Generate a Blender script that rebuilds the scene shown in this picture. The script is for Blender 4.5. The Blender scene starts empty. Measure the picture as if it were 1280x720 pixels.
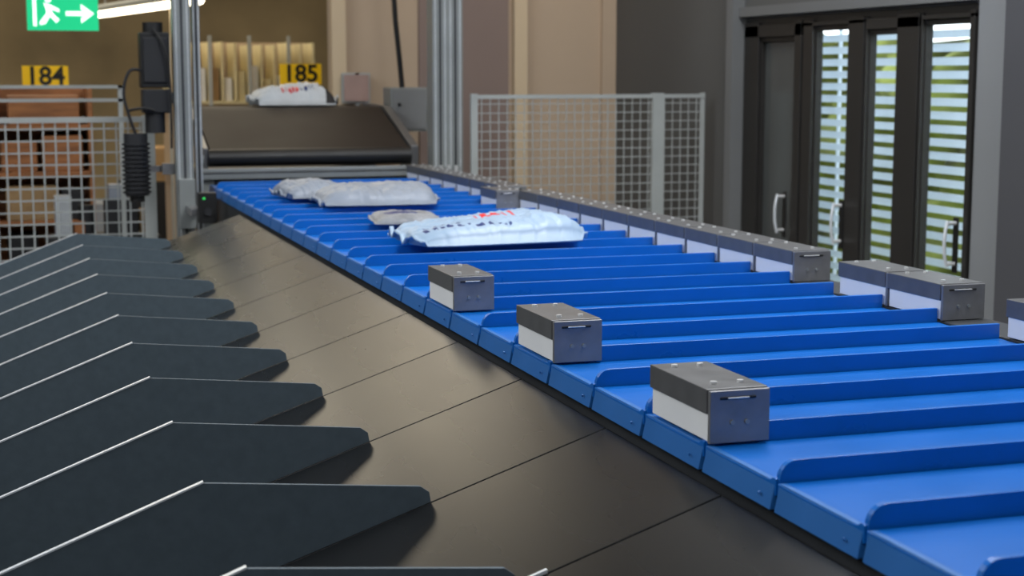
import bpy, bmesh, math, random
from mathutils import Vector, noise, Matrix
random.seed(4)
S=0.65; CZ=1.75
def W(p): return Vector((p[0]*S,p[1]*S,CZ+p[2]*S))
FL=-CZ/S   # floor z in model units
CE=4.8

# ---------------------------------------------------------------- materials
def lin(h):
    h=h.lstrip('#'); o=[]
    for i in (0,2,4):
        c=int(h[i:i+2],16)/255
        o.append(c/12.92 if c<=.04045 else ((c+.055)/1.055)**2.4)
    return (*o,1)
def mat(name,col,rough=.5,metal=0,var=.12,scale=6,bump=0,stretch=(1,1,1),emit=None,es=0,rvar=.08,coat=0,spec=.5):
    m=bpy.data.materials.new(name); m.use_nodes=True
    n=m.node_tree.nodes; l=m.node_tree.links; b=n['Principled BSDF']
    c=lin(col)
    tc=n.new('ShaderNodeTexCoord'); mp=n.new('ShaderNodeMapping'); mp.inputs['Scale'].default_value=stretch
    l.new(tc.outputs['Object'],mp.inputs['Vector'])
    nz=n.new('ShaderNodeTexNoise'); nz.inputs['Scale'].default_value=scale; nz.inputs['Detail'].default_value=5
    l.new(mp.outputs['Vector'],nz.inputs['Vector'])
    rp=n.new('ShaderNodeValToRGB')
    rp.color_ramp.elements[0].position=.3; rp.color_ramp.elements[1].position=.7
    rp.color_ramp.elements[0].color=tuple(x*(1-var) for x in c[:3])+(1,)
    rp.color_ramp.elements[1].color=tuple(min(1,x*(1+var)) for x in c[:3])+(1,)
    l.new(nz.outputs['Fac'],rp.inputs['Fac']); l.new(rp.outputs['Color'],b.inputs['Base Color'])
    mr=n.new('ShaderNodeMapRange'); mr.inputs['To Min'].default_value=max(0.02,rough-rvar); mr.inputs['To Max'].default_value=min(1,rough+rvar)
    l.new(nz.outputs['Fac'],mr.inputs['Value']); l.new(mr.outputs['Result'],b.inputs['Roughness'])
    b.inputs['Metallic'].default_value=metal
    b.inputs['Specular IOR Level'].default_value=spec
    if coat: b.inputs['Coat Weight'].default_value=coat
    if bump:
        bp=n.new('ShaderNodeBump'); bp.inputs['Strength'].default_value=bump; bp.inputs['Distance'].default_value=.01
        l.new(nz.outputs['Fac'],bp.inputs['Height']); l.new(bp.outputs['Normal'],b.inputs['Normal'])
    if emit:
        b.inputs['Emission Color'].default_value=lin(emit); b.inputs['Emission Strength'].default_value=es
    return m
M={}
M['blue']=mat('blue_plastic','#0560b4',.30,0,.08,5)
M['blue2']=mat('blue_skirt','#2464a8',.40,0,.08,5)
M['slide']=mat('dark_slide_steel','#1a1b1c',.29,.12,.3,2.2,0,(1,.35,1),rvar=.10,spec=.37)
M['fin']=mat('slate_powdercoat','#4d5961',.5,.0,.08,40,.05)
M['edge']=mat('bright_edge','#e6eaee',.35,.4)
M['steel']=mat('brushed_steel','#828284',.34,.4,.12,20,0,(1,8,1))
M['steeld']=mat('steel_cap','#666667',.36,.35,.12,20)
M['white']=mat('white_plastic','#e8e8e8',.45,0,.04)
M['bolt']=mat('bolt','#e8e8e8',.3,.5)
M['black']=mat('black_rubber','#0c0c0d',.5)
M['alu']=mat('aluminium_profile','#8e9291',.4,.3,.06)
M['fence']=mat('fence_grey','#a9adab',.45,.1,.05)
M['belt']=mat('belt_brown','#231c18',.62,.0,.2,4,spec=.25)
M['frame']=mat('frame_grey','#3b3d40',.5,.3)
M['floor']=mat('floor_concrete','#6d6a66',.45,0,.12,1.5)
M['wallg']=mat('wall_grey','#575756',.75,0,.06,1.5)
M['walld']=mat('wall_darkgrey','#46464a',.75,0,.06,1.5)
M['wallm']=mat('trim_grey','#6a6b6b',.7,0,.05,1.5)
M['wallgl']=mat('wall_lightgrey','#7f8183',.7,0,.05,1.5)
M['tan']=mat('wall_tan','#b6a28c',.8,0,.06,1)
M['tanp']=mat('wall_rosy','#84736c',.8,0,.06,1)
M['cream']=mat('column_cream','#ccb89a',.7,0,.05,1)
M['hall']=mat('hall_wall','#8c7d60',.8,0,.35,.8)
M['ceil']=mat('ceiling_white','#b8b8b6',.8,0,.03)
M['wood']=mat('wood_orange','#9a6238',.6,0,.3,4,0,(1,1,6))
M['card']=mat('cardboard','#a0825c',.8,0,.2)
M['shelf']=mat('shelf_pale','#d4c8a0',.7,0,.1)
M['dframe']=mat('window_frame_dark','#2a2826',.5,.2,.08)
def slatmat():
    m=mat('louver_slat','#e4ecf4',.5,0,0.03); n=m.node_tree.nodes; l=m.node_tree.links
    t=n.new('ShaderNodeBsdfTranslucent'); t.inputs['Color'].default_value=(.84,.92,.99,1)
    x=n.new('ShaderNodeMixShader'); x.inputs[0].default_value=.57
    l.new(n['Principled BSDF'].outputs[0],x.inputs[1]); l.new(t.outputs[0],x.inputs[2]); l.new(x.outputs[0],n['Material Output'].inputs['Surface'])
    return m
M['slat']=slatmat()
M['hedge']=mat('foliage','#9aa552',.8,0,.8,2.2)
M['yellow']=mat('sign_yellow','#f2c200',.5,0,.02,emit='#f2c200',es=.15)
M['green']=mat('exit_green','#00a568',.4,0,.02,emit='#10c080',es=.9)
M['exw']=mat('exit_white','#ffffff',.4,0,.02,emit='#eafff2',es=1.2)
M['lamp']=mat('lamp_tube','#ffffff',.4,0,.01,emit='#fff0cf',es=6)
M['led']=mat('led_green','#30c060',.4,0,.01,emit='#30ff60',es=.6)
M['bagw']=mat('bag_white','#bcc2c8',.5,0,.05,9,.15)
M['bagb']=mat('bag_bluewhite','#93a8bd',.40,0,.08,6,.12)
M['bagg']=mat('bag_grey','#8b929d',.45,0,.08,9,.15)
M['bagbr']=mat('bag_brown','#84868a',.5,0,.35,9,.2)
M['red']=mat('print_red','#c8202a',.4)
M['navy']=mat('print_black','#1c2f66',.4)
M['dark']=mat('dark_clutter','#1b1c20',.6,0,.2)
M['screen']=mat('pink_panel','#a58a82',.6)
# glass
g=bpy.data.materials.new('window_glass'); g.use_nodes=True
nt=g.node_tree; nt.nodes.clear()
o=nt.nodes.new('ShaderNodeOutputMaterial'); mx=nt.nodes.new('ShaderNodeMixShader'); tr=nt.nodes.new('ShaderNodeBsdfTransparent'); gl=nt.nodes.new('ShaderNodeBsdfGlossy')
tr.inputs['Color'].default_value=(.98,.985,.985,1); gl.inputs['Roughness'].default_value=.03
mx.inputs[0].default_value=.04
nt.links.new(tr.outputs[0],mx.inputs[1]); nt.links.new(gl.outputs[0],mx.inputs[2]); nt.links.new(mx.outputs[0],o.inputs[0])
M['glass']=g
M['glassd']=mat('tinted_glass','#4c4f4e',.15,.0,.1,2)

# ---------------------------------------------------------------- builder
class B:
    def __init__(s): s.v=[];s.f=[];s.m=[];s.mats=[];s.sm=[]
    def mi(s,k):
        if k not in s.mats: s.mats.append(k)
        return s.mats.index(k)
    def add(s,vs,fs,k,smooth=False):
        o=len(s.v); s.v+= [tuple(p) for p in vs]; i=s.mi(k)
        for f in fs: s.f.append([o+a for a in f]); s.m.append(i); s.sm.append(smooth)
    def box(s,x0,x1,y0,y1,z0,z1,k):
        s.add([(x,y,z) for z in(z0,z1) for y in(y0,y1) for x in(x0,x1)],[(0,2,3,1),(4,5,7,6),(0,1,5,4),(2,6,7,3),(0,4,6,2),(1,3,7,5)],k)
    def prism(s,poly,ax,a,b,k):
        n=len(poly)
        def P(q,c): return {'x':(c,q[0],q[1]),'y':(q[0],c,q[1]),'z':(q[0],q[1],c)}[ax]
        vs=[P(q,a) for q in poly]+[P(q,b) for q in poly]
        fs=[tuple(range(n)),tuple(range(2*n-1,n-1,-1))]+[(i,(i+1)%n,n+(i+1)%n,n+i) for i in range(n)]
        s.add(vs,fs,k)
    def cyl(s,p0,p1,r,k,n=12,r2=None):
        p0=Vector(p0);p1=Vector(p1);d=(p1-p0).normalized()
        a=d.cross(Vector((0,0,1)) if abs(d.z)<.9 else Vector((1,0,0))).normalized(); b=d.cross(a)
        r2=r if r2 is None else r2
        vs=[p0+(a*math.cos(t)+b*math.sin(t))*r for t in [2*math.pi*i/n for i in range(n)]]+[p1+(a*math.cos(t)+b*math.sin(t))*r2 for t in [2*math.pi*i/n for i in range(n)]]
        s.add(vs,[(i,(i+1)%n,n+(i+1)%n,n+i) for i in range(n)],k,True)
        s.add(vs,[tuple(range(n)),tuple(range(2*n-1,n-1,-1))],k)
    def tube(s,pts,r,k,n=8):
        for a,b in zip(pts[:-1],pts[1:]): s.cyl(a,b,r,k,n)
    def build(s,name,parent=None,bevel=0,seg=2):
        me=bpy.data.meshes.new(name)
        wv=[W(p) for p in s.v]
        mn=Vector([min(v[i] for v in wv) for i in range(3)]); mxx=Vector([max(v[i] for v in wv) for i in range(3)])
        c=(mn+mxx)/2; c.z=mn.z
        me.from_pydata([v-c for v in wv],[],s.f)
        for k in s.mats: me.materials.append(M[k])
        me.polygons.foreach_set('material_index',s.m); me.polygons.foreach_set('use_smooth',s.sm)
        bm=bmesh.new(); bm.from_mesh(me); bmesh.ops.recalc_face_normals(bm,faces=bm.faces); bm.to_mesh(me); bm.free()
        ob=bpy.data.objects.new(name,me); ob.location=c; bpy.context.collection.objects.link(ob)
        if bevel:
            md=ob.modifiers.new('bevel','BEVEL'); md.width=bevel*S; md.segments=seg; md.limit_method='ANGLE'
        if parent: 
            ob.parent=parent; ob.matrix_parent_inverse=Matrix.Translation(-parent.location)
        return ob
def empty(name,p=(0,0,0)):
    e=bpy.data.objects.new(name,None); e.location=W(p); e.empty_display_size=.1; bpy.context.collection.objects.link(e); return e

XL,XR=1.66,3.55
P=.397; Y0=2.837
def YK(k): return Y0+P*k
WX=6.24   # right wall plane
PY=15.95  # partition

# ---------------------------------------------------------------- tray conveyor
cv=empty('tray_conveyor',(2.5,7,FL))
KN=26
for k in range(-5,KN+1):
    b=B(); y=YK(k); y1=y+P-.010
    zt=-.883; zs=-.937
    prof=[(y,zs-.03),(y,zs+.01),(y+.015,zs+.012),(y+.03,zs+.003),(y+.06,zs),(y1-.05,zs),(y1,zs+.002),(y1,zs-.03)]
    b.prism(prof,'x',XL+.012,3.36,'blue')
    r=.045; x0=XL+.016
    pl=[(x0,zs-.03),(3.36,zs-.03),(3.36,zt)]+[(x0+r+.004-(r)*math.sin(a),zt-r+r*math.cos(a)) for a in [i*math.pi/2/6 for i in range(7)]]
    b.prism(pl,'y',y-.004,y+.014,'blue')
    b.prism([(XL,-1.0),(XL+.016,-1.0),(XL+.03,zs+.004),(XL+.014,zs+.004)],'y',y+.006,y1-.006,'blue2')
    b.cyl((XL+.001,y+.06,-.972),(XL-.004,y+.06,-.972),.004,'blue2',8)
    b.build('tray_%d'%(k+6),cv,bevel=.005)
def shoe(x0,x1,y,y1,name):
    b=B(); zb,zt=-.925,-.79; zm=-.853
    b.box(x0+.006,x1-.006,y-.01,y1-.006,zb,zm+.01,'white')
    b.box(x0,x1,y-.012,y1,zm,zt,'steeld')
    b.box(x0+.003,x1-.001,y-.028,y-.014,zb-.003,zt-.003,'steel')
    b.box(x0+.03,x1-.04,y-.031,y-.026,zt-.026,zt-.019,'black')
    b.box(x0+.05,x1-.06,y-.034,y-.030,zt-.024,zt-.020,'bolt')
    for fx in (.38,.62):
        X=x0+(x1-x0)*fx; b.cyl((X,y-.028,zb+.05),(X,y-.033,zb+.05),.0065,'alu',10)
    for fx in (.28,.72):
        for fy in (.14,.84):
            X=x0+(x1-x0)*fx; Y=y+(y1-y)*fy
            b.cyl((X,Y,zt),(X,Y,zt+.007),.009,'bolt',10)
    b.build(name,cv,bevel=.004)
for k in range(-5,KN+1):
    if k in (2,5,8): shoe(1.672,1.842,YK(k),YK(k+1)-.040,'pusher_shoe_%d'%(k+6))
    elif k==19: shoe(3.2,3.37,YK(k),YK(k+1)-.040,'pusher_shoe_%d'%(k+6))
    else: shoe(3.362,3.55,YK(k),YK(k+1)-.034,'pusher_shoe_%d'%(k+6))
b=B()
ya,yb=YK(-5),YK(KN+1)
b.box(3.37,3.57,ya,yb,-1.15,-.93,'frame')
b.box(1.70,1.78,ya,yb,-1.25,-.969,'frame')
b.box(1.78,3.37,ya,yb,-1.2,-1.1,'frame')
for y in [1.2,4,7,10,13]:
    b.box(1.72,1.84,y,y+.12,FL,-1.2,'frame'); b.box(3.4,3.52,y,y+.12,FL,-1.14,'frame')
    b.box(1.62,1.95,y-.1,y+.2,FL,FL+.02,'frame'); b.box(3.3,3.56,y-.1,y+.2,FL,FL+.02,'frame')
b.build('support_frame',cv,bevel=.005)

# ---------------------------------------------------------------- slide chute
ch=empty('sorting_chute',(0.6,7,FL))
def zsl(x): return -1.024-.34*(1.66-x)
seams=[4.27+.79*i for i in range(-4,10)]
ys=[.9]+seams+[11.7]
xl=-1.3
for i in range(len(ys)-1):
    b=B(); a,c=ys[i],ys[i+1]
    b.prism([(xl,zsl(xl)),(1.655,zsl(1.655)),(1.655,zsl(1.655)-.02),(xl,zsl(xl)-.02)],'y',a+.003,c-.003,'slide')
    b.prism([(1.635,zsl(1.635)-.02),(1.655,zsl(1.655)-.02),(1.655,-1.22),(1.635,-1.22)],'y',a+.003,c-.003,'slide')
    b.build('slide_plate_%d'%(i+1),ch,bevel=.003)
b=B()
b.prism([(xl,zsl(xl)-.021),(1.63,zsl(1.63)-.021),(1.63,zsl(1.63)-.12),(xl,zsl(xl)-.12)],'y',11.6,11.68,'frame')
b.prism([(xl,zsl(xl)-.021),(1.63,zsl(1.63)-.021),(1.63,zsl(1.63)-.12),(xl,zsl(xl)-.12)],'y',.95,1.03,'frame')
b.box(xl,xl+.05,.9,11.7,zsl(xl),zsl(xl)+.22,'slide')
for y in (1.0,4.5,8,11.5):
    for x in (xl+.2,1.45):
        b.box(x,x+.1,y,y+.1,FL,zsl(x)-.02,'frame')
b.prism([(1.13,zsl(1.13)+.003),(1.2,zsl(1.2)+.003),(1.2,zsl(1.2)+.012),(1.13,zsl(1.13)+.012)],'y',3.474,3.486,'edge')  # small metal strip; its pale colour stands in for the seam glint
b.build('chute_frame',ch)
for y in [4.27+.79*i for i in range(-4,10)]:
    b=B()
    poly=[(xl+.06,zsl(xl+.06)+.002),(1.125,zsl(1.125)+.002),(1.12,-1.175),(1.095,-1.157),(.49,-1.100),(xl+.06,-1.100-.385*(.49-xl-.06))]
    b.prism(poly,'y',y,y+.012,'fin')
    x0=xl+.06; z0=-1.100-.385*(.49-x0)
    b.prism([(x0,z0),(.49,-1.1),(.49,-1.095),(x0,z0+.005)],'y',y-.002,y+.016,'edge')
    b.build('chute_divider')

# ---------------------------------------------------------------- parcels
def bag(name,x0,x1,y0,y1,z,h,k,rot=0,seed=0,prints=None,tilt=0,wr=1.0,pe=(.38,.4)):
    nx,ny=84,48; b=B(); vs=[];fs=[]
    cx,cy=(x0+x1)/2,(y0+y1)/2; a,c=(x1-x0)/2,(y1-y0)/2
    R=Matrix.Rotation(math.radians(rot),2)
    for side in (1,-1):
        for j in range(ny+1):
            for i in range(nx+1):
                u=-1+2*i/nx; v=-1+2*j/ny
                uu=min(1,abs(u)/.94)
                e=(1-uu**3.2)**pe[0]*(max(0,1-abs(v)**3.6))**pe[1]
                q=Vector((u*1.6+seed,v*1.2,seed*.7))
                w=noise.noise(q)*.16+noise.noise(q*2.3)*.07
                cr=1-abs(noise.noise(Vector((u*4+seed+v*2,v*2.4-u,2))))*2
                w-=max(0,cr)**4*.08*wr
                cr=1-abs(noise.noise(Vector((u*6+seed,v*1.4+3*u,7))))*2
                w+=max(0,cr)**6*.06*wr
                px=u*a*(1-.05*abs(v)**3+.03*noise.noise(Vector((v*3,seed,1)))); py=v*c*(1-.10*abs(u)**4+.05*noise.noise(Vector((u*3,seed,5))))
                if side==1: zz=z+.012+h*e*(.82+w)+ tilt*u*h*e
                else: zz=z+.004+h*.12*(1-e)
                d=R@Vector((px,py)); 
                if abs(u)>.93: zz+= .05*h/.15*(.5+noise.noise(Vector((v*4,u,seed))))
                vs.append((cx+d.x,cy+d.y,zz))
    N=(nx+1)*(ny+1)
    for s in (0,1):
        for j in range(ny):
            for i in range(nx):
                q=s*N+j*(nx+1)+i; fs.append((q,q+1,q+nx+2,q+nx+1) if s==0 else (q,q+nx+1,q+nx+2,q+1))
    per=[i for i in range(nx+1)]+[j*(nx+1)+nx for j in range(1,ny+1)]+[ny*(nx+1)+i for i in range(nx-1,-1,-1)]+[j*(nx+1) for j in range(ny-1,0,-1)]
    for i in range(len(per)):
        p,q=per[i],per[(i+1)%len(per)]; fs.append((p,p+N,q+N,q))
    b.add(vs,fs,k,True)
    if prints:
        for (u0,u1,v0,v1,kk) in prints:
            mi=b.mi(kk)
            for j in range(ny):
                for i in range(nx):
                    u=-1+2*(i+.5)/nx; v=-1+2*(j+.5)/ny
                    if u0<u<u1 and v0<v<v1: b.m[j*nx+i]=mi
    return b.build(name)
ZT=-.883
def words(u0,u1,v0,v1,k,n,seed):
    r=random.Random(seed); out=[]; u=u0
    while u<u1:
        w=r.uniform(.03,.09); out.append((u,min(u+w,u1),v0,v1,k)); u+=w+.035
    return out
pr=words(-.15,.3,-.15,.15,'red',0,1)+words(-.3,.1,-.80,-.70,'navy',0,2)+words(-.85,-.35,-.70,-.56,'navy',0,3)+words(-.8,-.4,-.45,-.33,'navy',0,5)
bag('polybag_parcel',1.95,2.93,7.75,8.35,ZT,.158,'bagb',4,1.3,pr,tilt=.18,pe=(.24,.34))
bag('polybag_parcel',2.0,2.84,10.3,11.0,ZT,.16,'bagg',-4,5.1,tilt=.1,pe=(.3,.36))
bag('polybag_parcel',1.86,2.35,11.05,11.55,ZT,.14,'bagg',10,8.2)
bag('polybag_parcel',2.08,2.50,9.0,9.5,ZT,.06,'bagbr',-8,3.3,[(-.6,.3,-.3,.1,'navy')])

# ---------------------------------------------------------------- infeed conveyor
fi=empty('infeed_conveyor',(2.6,14.7,FL))
b=B()
pr=[(13.80,-.74),(13.78,-.71),(13.82,-.66),(14.88,-.335),(14.95,-.32),(15.75,-.32),(15.75,-.40),(14.95,-.42),(13.87,-.79)]
b.prism(pr,'x',1.72,3.46,'belt')
b.cyl((1.7,13.85,-.725),(3.48,13.85,-.725),.075,'black',24)
b.build('belt',fi)
b=B()
sp=[(13.82,-.82),(13.82,-.64),(14.86,-.31),(15.78,-.30),(15.78,-.48),(14.95,-.5),(13.95,-.86)]
b.prism(sp,'x',1.66,1.70,'steeld'); b.prism(sp,'x',3.48,3.55,'steeld')
b.cyl((1.62,13.85,-.735),(1.66,13.85,-.735),.03,'bolt',12)
b.cyl((1.6,13.85,-.74),(1.66,13.85,-.74),.05,'alu',12)
b.box(1.6,3.56,13.72,13.76,-.90,-.81,'alu')
b.box(1.6,3.56,13.71,13.72,-.85,-.84,'black')
b.box(1.72,3.5,13.8,15.6,-.98,-.9,'frame')
for x in (1.64,3.45):
    for y in (13.78,15.5): b.box(x,x+.1,y,y+.1,FL,-.49 if y>15 else -.82,'alu')
b.build('side_plates_and_frame',fi,bevel=.006)
bag('polybag_parcel',2.28,3.1,15.05,15.6,-.322,.24,'bagw',3,11.7,words(-.35,.05,-.85,-.5,'red',0,7)+words(.1,.4,-.8,-.55,'navy',0,8)+[(.70,1.0,-1,1,'dark')],wr=1.6)

# control cabinet
b=B(); b.box(3.58,3.95,15.0,15.3,-.56,-.14,'alu'); b.box(3.6,3.93,14.985,15.0,-.54,-.16,'wallgl')
b.cyl((3.66,14.985,-.3),(3.66,14.96,-.3),.015,'black'); b.box(3.72,3.78,15.1,15.2,FL,-.56,'alu')
b.tube([(3.72,15.1,-.14),(3.7,15.1,.1),(3.66,15.1,.5),(3.62,15.1,1.2),(3.62,15.1,3)],.026,'black')
b.build('control_cabinet',bevel=.008)
b=B(); b.box(3.3,3.55,15.8,15.82,-.28,-.02,'screen'); b.box(3.28,3.57,15.82,15.84,-.3,0,'fence'); b.box(3.42,3.46,15.82,15.85,FL,-.0,'fence')
b.build('operator_panel')

# aluminium posts
def profile(b,x0,x1,y0,y1,z0,z1,slots=2):
    b.box(x0,x1,y0,y1,z0,z1,'alu')
    w=(x1-x0)/slots
    for i in range(slots):
        c=x0+w*(i+.5); b.box(c-.012,c+.012,y0-.002,y0+.01,z0+.02,z1-.02,'frame')
        for e in (-.32,.32): b.box(c+e*w-.004,c+e*w+.004,y0-.004,y0+.004,z0+.02,z1-.02,'edge')
b=B(); profile(b,1.36,1.50,13.15,13.29,FL,CE,1); profile(b,1.52,1.58,13.2,13.27,FL,.9,1)
b.box(1.36,1.51,13.1,13.34,FL,FL+.03,'steel'); b.box(1.49,1.53,13.2,13.25,.8,.86,'alu')
b.box(1.37,1.50,13.08,13.15,-1.25,-.85,'alu'); b.build('aluminium_post',bevel=.004)
b=B(); profile(b,3.60,3.87,13.5,13.7,FL,CE,2); b.box(3.59,3.88,13.45,13.75,FL,FL+.03,'steel')
b.box(3.6,3.87,13.44,13.5,-.98,-.86,'steel')
for x in (3.66,3.73,3.8): b.cyl((x,13.47,-.86),(x,13.47,-.8),.018,'bolt')
b.build('aluminium_post',bevel=.004)

# motor on post with its cabling
mo=empty('drive_motor',(1.2,13.2,-.5))
b=B()
b.box(1.10,1.33,13.12,13.33,-.12,.32,'black'); b.box(1.12,1.31,13.10,13.12,-.08,.28,'dark')
b.cyl((1.21,13.22,.32),(1.21,13.22,.40),.08,'black',16)
b.box(1.11,1.33,13.12,13.32,-.32,-.13,'dark'); b.cyl((1.21,13.22,-.48),(1.21,13.22,-.32),.08,'dark',16)
b.box(1.3,1.358,13.18,13.26,-.25,-.15,'steel')
b.build('motor_housing',mo,bevel=.02)  # black upper motor housing beside the left post
b=B()
def arc(pts,n=8):
    out=[]
    for i in range(len(pts)-1):
        p0=Vector(pts[max(i-1,0)]);p1=Vector(pts[i]);p2=Vector(pts[i+1]);p3=Vector(pts[min(i+2,len(pts)-1)])
        for j in range(n):
            t=j/n; out.append(.5*((2*p1)+(p2-p0)*t+(2*p0-5*p1+4*p2-p3)*t*t+(3*p1-p0-3*p2+p3)*t**3))
    out.append(Vector(pts[-1])); return out
b.tube(arc([(1.16,13.15,0),(1.02,13.1,.02),(.96,13.1,-.15),(1.0,13.1,-.35),(1.05,13.12,-.5)]),.012,'dark')
b.tube(arc([(1.2,13.1,.35),(1.28,13.06,.2),(1.32,13.06,-.1),(1.32,13.06,-.6)]),.010,'black')
b.tube(arc([(.98,13.1,-.3),(1.1,13.1,-.28),(1.2,13.12,-.3)]),.012,'black')
b.build('cable',mo)
b=B()
b.cyl((1.05,13.2,-.98),(1.05,13.2,-.48),.095,'dark',20)
for i in range(12): b.cyl((1.05,13.2,-.96+.035*i),(1.05,13.2,-.945+.035*i),.112,'dark',20)
b.cyl((1.05,13.2,-1.03),(1.05,13.2,-.98),.06,'black',16)
b.box(1.03,1.3,13.3,13.34,-.8,-.75,'steel'); b.box(1.26,1.358,13.25,13.3,-.82,-.73,'steel')
b.build('motor_body',mo)
# sensor
b=B(); b.box(1.47,1.61,12.62,12.72,-1.17,-.93,'black'); b.box(1.50,1.52,12.612,12.62,-.98,-.966,'led')
b.cyl((1.54,12.62,-1.08),(1.54,12.60,-1.08),.03,'dark'); b.box(1.42,1.5,12.72,13.07,-1.12,-1.06,'steel')
b.build('photo_sensor',bevel=.008)

# ---------------------------------------------------------------- fences
def fence(name,x0,x1,y,z0,z1,pitch,posts,wire=.007,rail=.03):
    b=B()
    for (p,w) in posts:
        b.box(p-w,p+w,y-w*.6,y+w*.6,FL,z1+.01,'fence'); b.box(p-w-.01,p+w+.01,y-.1,y+.1,FL,FL+.02,'fence')
    b.box(x0,x1,y-.02,y+.02,z1-rail,z1,'fence'); b.box(x0,x1,y-.02,y+.02,z0,z0+rail,'fence')
    n=int((x1-x0)/pitch)
    for i in range(1,n): 
        x=x0+(x1-x0)*i/n; b.box(x-wire/2,x+wire/2,y-.006,y,z0,z1-.01,'fence')
    n=int((z1-z0)/pitch)
    for i in range(1,n):
        z=z0+(z1-z0)*i/n; b.box(x0,x1,y,y+.006,z-wire/2,z+wire/2,'fence')
    return b.build(name)
fence('safety_fence',-1.3,1.22,13.65,-2.5,-.36,.094,[(-1.3,.04),(1.19,.05),(-.05,.03)],.013,.045)
fence('safety_fence',3.93,6.12,13.4,-2.5,-.19,.078,[(3.94,.03),(5.66,.055),(6.1,.02)],.0075,.035)
b=B(); b.box(-1.4,1.1,15.0,15.05,-.14,-.11,'fence'); b.box(-1.4,1.1,15.0,15.05,-.26,-.23,'fence')
for x in (-1.3,-.1,1.05): b.box(x,x+.04,15.0,15.05,FL,-.11,'fence')
b.build('guard_rail')

# ---------------------------------------------------------------- room shell
XW0=-9; YB=30; YR=-6
b=B(); b.box(XW0,WX+.4,YR,YB,FL-.1,FL,'floor'); b.build('floor')
b=B(); b.box(XW0,WX+.4,YR,YB,CE,CE+.1,'ceil'); b.build('ceiling')
b=B(); b.box(XW0,WX+.4,YB,YB+.2,FL,CE,'hall'); b.build('wall_back')
b=B(); b.box(XW0-.2,XW0,YR,YB,FL,CE,'wallgl'); b.build('wall_left')
b=B(); b.box(XW0,WX+.4,YR-.2,YR,FL,CE,'wallgl'); b.build('wall_front')
WT=.46; ya,yb=9.32,12.82
b=B()
b.box(WX,WX+.15,yb,YB,FL,CE,'wallg')
b.box(WX,WX+.15,YR,ya,FL,CE,'wallgl')
b.box(WX,WX+.15,ya,yb,WT,CE,'wallg')
b.box(WX,WX+.15,ya,yb,FL,FL+.08,'wallg')
b.build('wall_right')
b=B(); b.box(WX-.12,WX-.001,yb+.02,yb+.14,FL,CE,'wallm'); b.box(WX-.06,WX-.001,ya,yb+.02,WT+.02,WT+.10,'wallm'); b.build('trim_1')
b=B(); b.box(WX-.28,WX-.001,7.9,8.62,FL,CE,'walld'); b.build('wall_column')
b=B(); b.box(3.22,WX-.001,PY,PY+.25,FL,CE,'tan')
b.build('wall_partition')
b=B()
b.box(3.2,3.34,PY-.08,PY-.001,FL,CE,'cream')
b.box(4.1,5.05,PY-.05,PY-.001,FL,CE,'tanp')
b.box(5.1,5.24,PY-.10,PY-.001,FL,CE,'cream')
b.box(6.08,6.235,PY-.06,PY-.001,FL,CE,'tan')
b.build('trim_2')

def window(name,y0,y1,gy0,gy1,gk,handle=None,gtop=.27):
    b=B(); z0=FL+.08; x0,x1=WX+.01,WX+.07
    b.box(x0,x1,y0,gy0,z0,WT,'dframe'); b.box(x0,x1,gy1,y1,z0,WT,'dframe')
    b.box(x0,x1,gy0,gy1,gtop,WT,'dframe'); b.box(x0,x1,gy0,gy1,z0,z0+.25,'dframe')
    b.box(x0-.03,x0,y0+.02,gy0-.02,z0+.05,WT-.04,'dframe'); b.box(x0-.03,x0,gy1+.02,y1-.02,z0+.05,WT-.04,'dframe')
    b.box(x0-.03,x0,y0+.02,y1-.02,gtop+.04,WT-.06,'dframe')
    b.box(x0+.035,x0+.045,gy0,gy1,z0+.25,gtop,gk)
    if handle is not None:
        y=handle
        b.cyl((x0-.03,y,-1.02),(x0-.1,y,-1.02),.014,'bolt'); b.cyl((x0-.03,y,-1.3),(x0-.1,y,-1.3),.014,'bolt')
        b.tube(arc([(x0-.1,y,-1.0),(x0-.12,y,-1.1),(x0-.12,y,-1.22),(x0-.1,y,-1.32)],5),.013,'edge')
        b.box(x0-.04,x0-.03,y-.03,y+.03,-1.36,-.98,'black')
    b.build(name,bevel=.006)
window('window_1',ya,10.0,9.41,9.97,'glass',9.46,.33)
window('window_2',10.0,10.76,10.33,10.73,'glass',None,.28)
window('window_3',10.76,11.75,11.03,11.56,'glass',11.03,.33)
window('window_4',11.75,yb,11.90,12.52,'glassd',11.98,.26)
b=B()
z=FL+.1
while z<.6:
    b.prism([(WX+.30,z+.058),(WX+.32,z),(WX+.325,z+.001),(WX+.305,z+.059)],'y',8.9,13.2,'slat'); z+=.098
for y in (9.0,11.8,13.1): b.box(WX+.36,WX+.38,y,y+.03,FL,.55,'slat')
b.build('exterior_louver')
b=B(); b.box(WX+.4,WX+12,-2,40,FL-.2,FL-.1,'hedge'); b.build('ground_outside')
b=B(); vs=[];fs=[]
nx,nz=90,30
for j in range(nz+1):
    for i in range(nx+1):
        y=6+22*i/nx; zz=FL-.1+3.3*j/nz
        vs.append((WX+3.0+.6*noise.noise(Vector((y*1.3,zz*1.5,0)))+.3*noise.noise(Vector((y*4,zz*4,3))),y,zz+.3*noise.noise(Vector((y,2,1)))*(j/nz)))
for j in range(nz):
    for i in range(nx):
        q=j*(nx+1)+i; fs.append((q,q+1,q+nx+2,q+nx+1))
b.add(vs,fs,'hedge',True); b.build('hedge')

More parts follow.
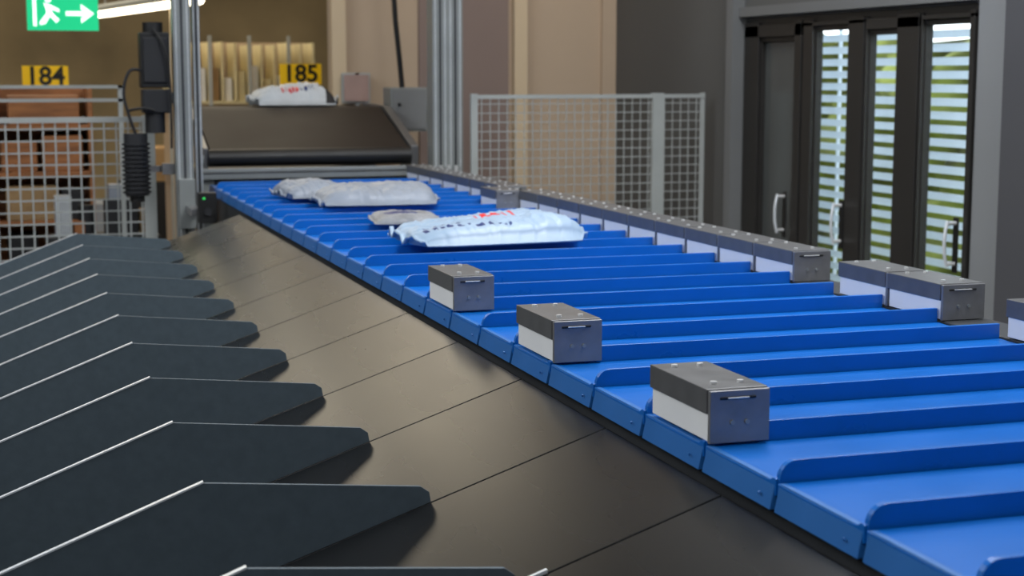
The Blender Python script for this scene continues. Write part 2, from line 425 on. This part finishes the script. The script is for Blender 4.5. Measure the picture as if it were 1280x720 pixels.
# ---------------------------------------------------------------- hall background
def text_child(txt,size,loc,parent,k):
    c=bpy.data.curves.new(txt,'FONT'); c.body=txt; c.size=size; c.align_x='CENTER'; c.align_y='CENTER'; c.extrude=.003; c.offset=.004
    o=bpy.data.objects.new('digits',c); bpy.context.collection.objects.link(o)
    o.rotation_euler=(math.pi/2,0,0); o.location=W(loc)
    bpy.context.view_layer.update()
    dg=bpy.context.evaluated_depsgraph_get(); me=bpy.data.meshes.new_from_object(o.evaluated_get(dg))
    me.materials.clear(); me.materials.append(M[k])
    o2=bpy.data.objects.new('digits',me); o2.matrix_world=o.matrix_world.copy(); bpy.context.collection.objects.link(o2)
    bpy.data.objects.remove(o); o2.parent=parent; o2.matrix_parent_inverse=Matrix.Translation(-parent.location)
def numsign(txt,x0,x1,z0,z1,y):
    b=B(); b.box(x0,x1,y,y+.02,z0,z1,'yellow')
    cx=(x0+x1)/2; b.box(cx-.02,cx+.02,y+.02,y+.05,FL,z1-.02,'fence')
    b.box(cx-.15,cx+.15,y-.1,y+.15,FL,FL+.02,'fence')
    ob=b.build('number_sign'); text_child(txt,(z1-z0)*S*1.15,(cx,y-.008,(z0+z1)/2),ob,'black')
numsign('184',.27,.745,-.16,.075,18); numsign('185',3.03,3.5,-.13,.10,18)
b=B(); y=16
b.box(.305,.96,y,y+.06,.40,.80,'green'); b.box(.62,.64,y+.02,y+.04,.80,CE,'fence')
b.box(.66,.84,y-.004,y,.54,.58,'exw'); b.prism([(.80,.47),(.92,.56),(.80,.65),(.80,.60),(.85,.56),(.80,.52)],'y',y-.004,y,'exw')
b.box(.36,.39,y-.004,y,.44,.76,'exw'); b.box(.36,.52,y-.004,y,.73,.76,'exw')
b.cyl((.50,y-.004,.69),(.50,y,.69),.03,'exw'); b.prism([(.46,.66),(.52,.64),(.54,.55),(.49,.55)],'y',y-.004,y,'exw')
b.prism([(.49,.56),(.54,.56),(.60,.50),(.57,.47)],'y',y-.004,y,'exw'); b.prism([(.49,.57),(.52,.54),(.47,.46),(.42,.45),(.42,.48)],'y',y-.004,y,'exw')
b.prism([(.52,.64),(.60,.60),(.60,.57),(.52,.6)],'y',y-.004,y,'exw')
b.build('exit_sign')
b=B(); a=Vector((1.37,23.1,.80)); c=Vector((2.19,18.2,.80)); b.cyl(a,c,.05,'lamp'); 
up=Vector((0,0,.07)); b.cyl(a+up,c+up,.06,'fence',6)
for t in (.1,.9): p=a.lerp(c,t)+up; b.cyl(p,(p.x,p.y,CE),.012,'fence',6)
b.build('fluorescent_light')
b=B(); y=22
b.box(2.2,4.2,y,y+.8,-.42,-.38,'shelf'); b.box(2.2,4.2,y,y+.8,-1.3,-1.26,'shelf'); b.box(2.2,4.2,y+.76,y+.8,FL,.42,'tan')
for i in range(12):
    x=2.2+i*.178; b.box(x,x+.03,y,y+.78,-.40,.42-.05*random.random(),'shelf')
    if i%3==0: b.box(x,x+.05,y-.03,y,FL,.5,'fence')
for i in range(10):
    x=2.26+i*.178; b.box(x,x+.09,y+.1,y+.7,-.38,-.1+.2*random.random(),random.choice(['card','white','shelf']))
b.build('storage_rack')
for x,w,y,k in ((2.05,.07,20,'cream'),(4.4,.2,20,'cream'),(-.6,.15,26,'cream')):
    b=B(); b.box(x,x+w*2,y,y+w*2,FL,CE,k); b.box(x-.03,x+w*2+.03,y-.03,y+w*2+.03,FL,FL+.15,k); b.build('hall_column')
b=B(); y=17
for z in (-.58,-1.05,-1.55,-2.1): b.box(-1.2,.92,y,y+.6,z,z+.05,'wood')
for x in (-1.2,-.15,.88): b.box(x,x+.05,y,y+.6,FL,-.15,'wood')
b.box(-1.2,.92,y+.58,y+.6,FL,-.15,'wood')
for (x,w,z,h,k) in ((.02,.35,-1.0,.3,'wood'),(.42,.4,-1.0,.36,'wood'),(.05,.5,-1.5,.35,'card'),(.6,.22,-1.5,.3,'dark'),(.1,.7,-.53,.3,'wood'),(-.9,.6,-1.0,.3,'card'),(.05,.3,-2.05,.4,'dark'),(.45,.3,-2.05,.3,'card')):
    b.box(x,x+w,y+.03,y+.5,z,z+h,k)
b.build('wooden_shelf',bevel=.01)
b=B(); y=16.2
b.box(.4,1.5,y,y+.5,-1.65,-1.60,'frame'); 
for x in(.42,1.44): b.box(x,x+.04,y+.02,y+.06,FL,-1.65,'frame'); b.box(x,x+.04,y+.42,y+.46,FL,-1.65,'frame')
b.box(.98,1.3,y+.1,y+.4,-1.6,-1.25,'dark'); b.box(1.32,1.46,y+.1,y+.3,-1.6,-1.35,'card'); b.box(1.02,1.2,y+.12,y+.3,-1.25,-1.1,'bagg')
b.box(.5,.66,y+.1,y+.3,-1.6,-1.2,'bagw'); b.cyl((.8,y+.2,-1.6),(.8,y+.2,-1.3),.08,'dark',14); b.box(.68,.78,y+.1,y+.2,-1.6,-1.45,'wood')
b.build('packing_table',bevel=.01)
b=B(); y=24
for i,(x,z,w,h,k) in enumerate(((-1,-2.69,.9,.9,'card'),(0,-2.69,.8,1.2,'wood'),(.9,-2.69,.7,.8,'bagg'),(1.7,-2.69,.9,1.1,'dark'),(0.1,-1.49,.5,.4,'card'),(1.8,-1.59,.6,.5,'card'))):
    b.box(x,x+w,y,y+.8,max(z,FL),z+h,k)
b.build('parcel_stack',bevel=.015)

# ---------------------------------------------------------------- lights
def area(name,loc,rot,sx,sy,pw,col):
    L=bpy.data.lights.new(name,'AREA'); L.shape='RECTANGLE'; L.size=sx; L.size_y=sy; L.energy=pw; L.color=col
    o=bpy.data.objects.new(name,L); o.location=loc; o.rotation_euler=[math.radians(a) for a in rot]; bpy.context.collection.objects.link(o)
area('ceiling_light_bay',(-3.0,5.0,4.2),(0,-40,0),1.6,6,195,(.91,.96,1))
area('ceiling_light_aisle',(2.6,4.0,4.6),(0,0,0),1.5,4.5,265,(.94,.97,1))
area('fill_light_entry',(-1.0,-1.5,4.5),(35,0,-10),3,1.5,80,(.93,.96,1))  # unseen fill lamp behind the camera, added to brighten camera-facing faces
area('fill_light_hall',(.5,14.5,4.6),(0,0,0),5,4,235,(1,.87,.66))  # warm fill lamp added out of view to light the hall
area('fill_light_partition',(3.0,8.6,4.5),(25,0,0),2,1,36,(1,.88,.74))  # warm lamp added out of view, aimed at the partition
w=bpy.data.worlds.new('sky'); bpy.context.scene.world=w; w.use_nodes=True
nt=w.node_tree; bg=nt.nodes['Background']
sk=nt.nodes.new('ShaderNodeTexSky'); sk.sky_type='HOSEK_WILKIE'; sk.sun_direction=Vector((.6,.2,.6)).normalized(); sk.turbidity=5
mxn=nt.nodes.new('ShaderNodeMix'); mxn.data_type='RGBA'; mxn.inputs[0].default_value=.75
nt.links.new(sk.outputs[0],mxn.inputs[6]); mxn.inputs[7].default_value=(.88,.95,1,1)
nt.links.new(mxn.outputs[2],bg.inputs['Color']); bg.inputs['Strength'].default_value=4.8

# ---------------------------------------------------------------- camera
cd=bpy.data.cameras.new('camera'); cam=bpy.data.objects.new('camera',cd); bpy.context.collection.objects.link(cam)
cam.location=(0,0,CZ); cam.rotation_euler=(math.radians(90-7.66),0,math.radians(-17.74))
cd.sensor_width=36; cd.lens=56.25; cd.clip_end=200
cd.dof.use_dof=True; cd.dof.focus_distance=3.4; cd.dof.aperture_fstop=5.6
bpy.context.scene.camera=cam
vs=bpy.context.scene.view_settings; vs.view_transform='Standard'; vs.look='None'; vs.exposure=0
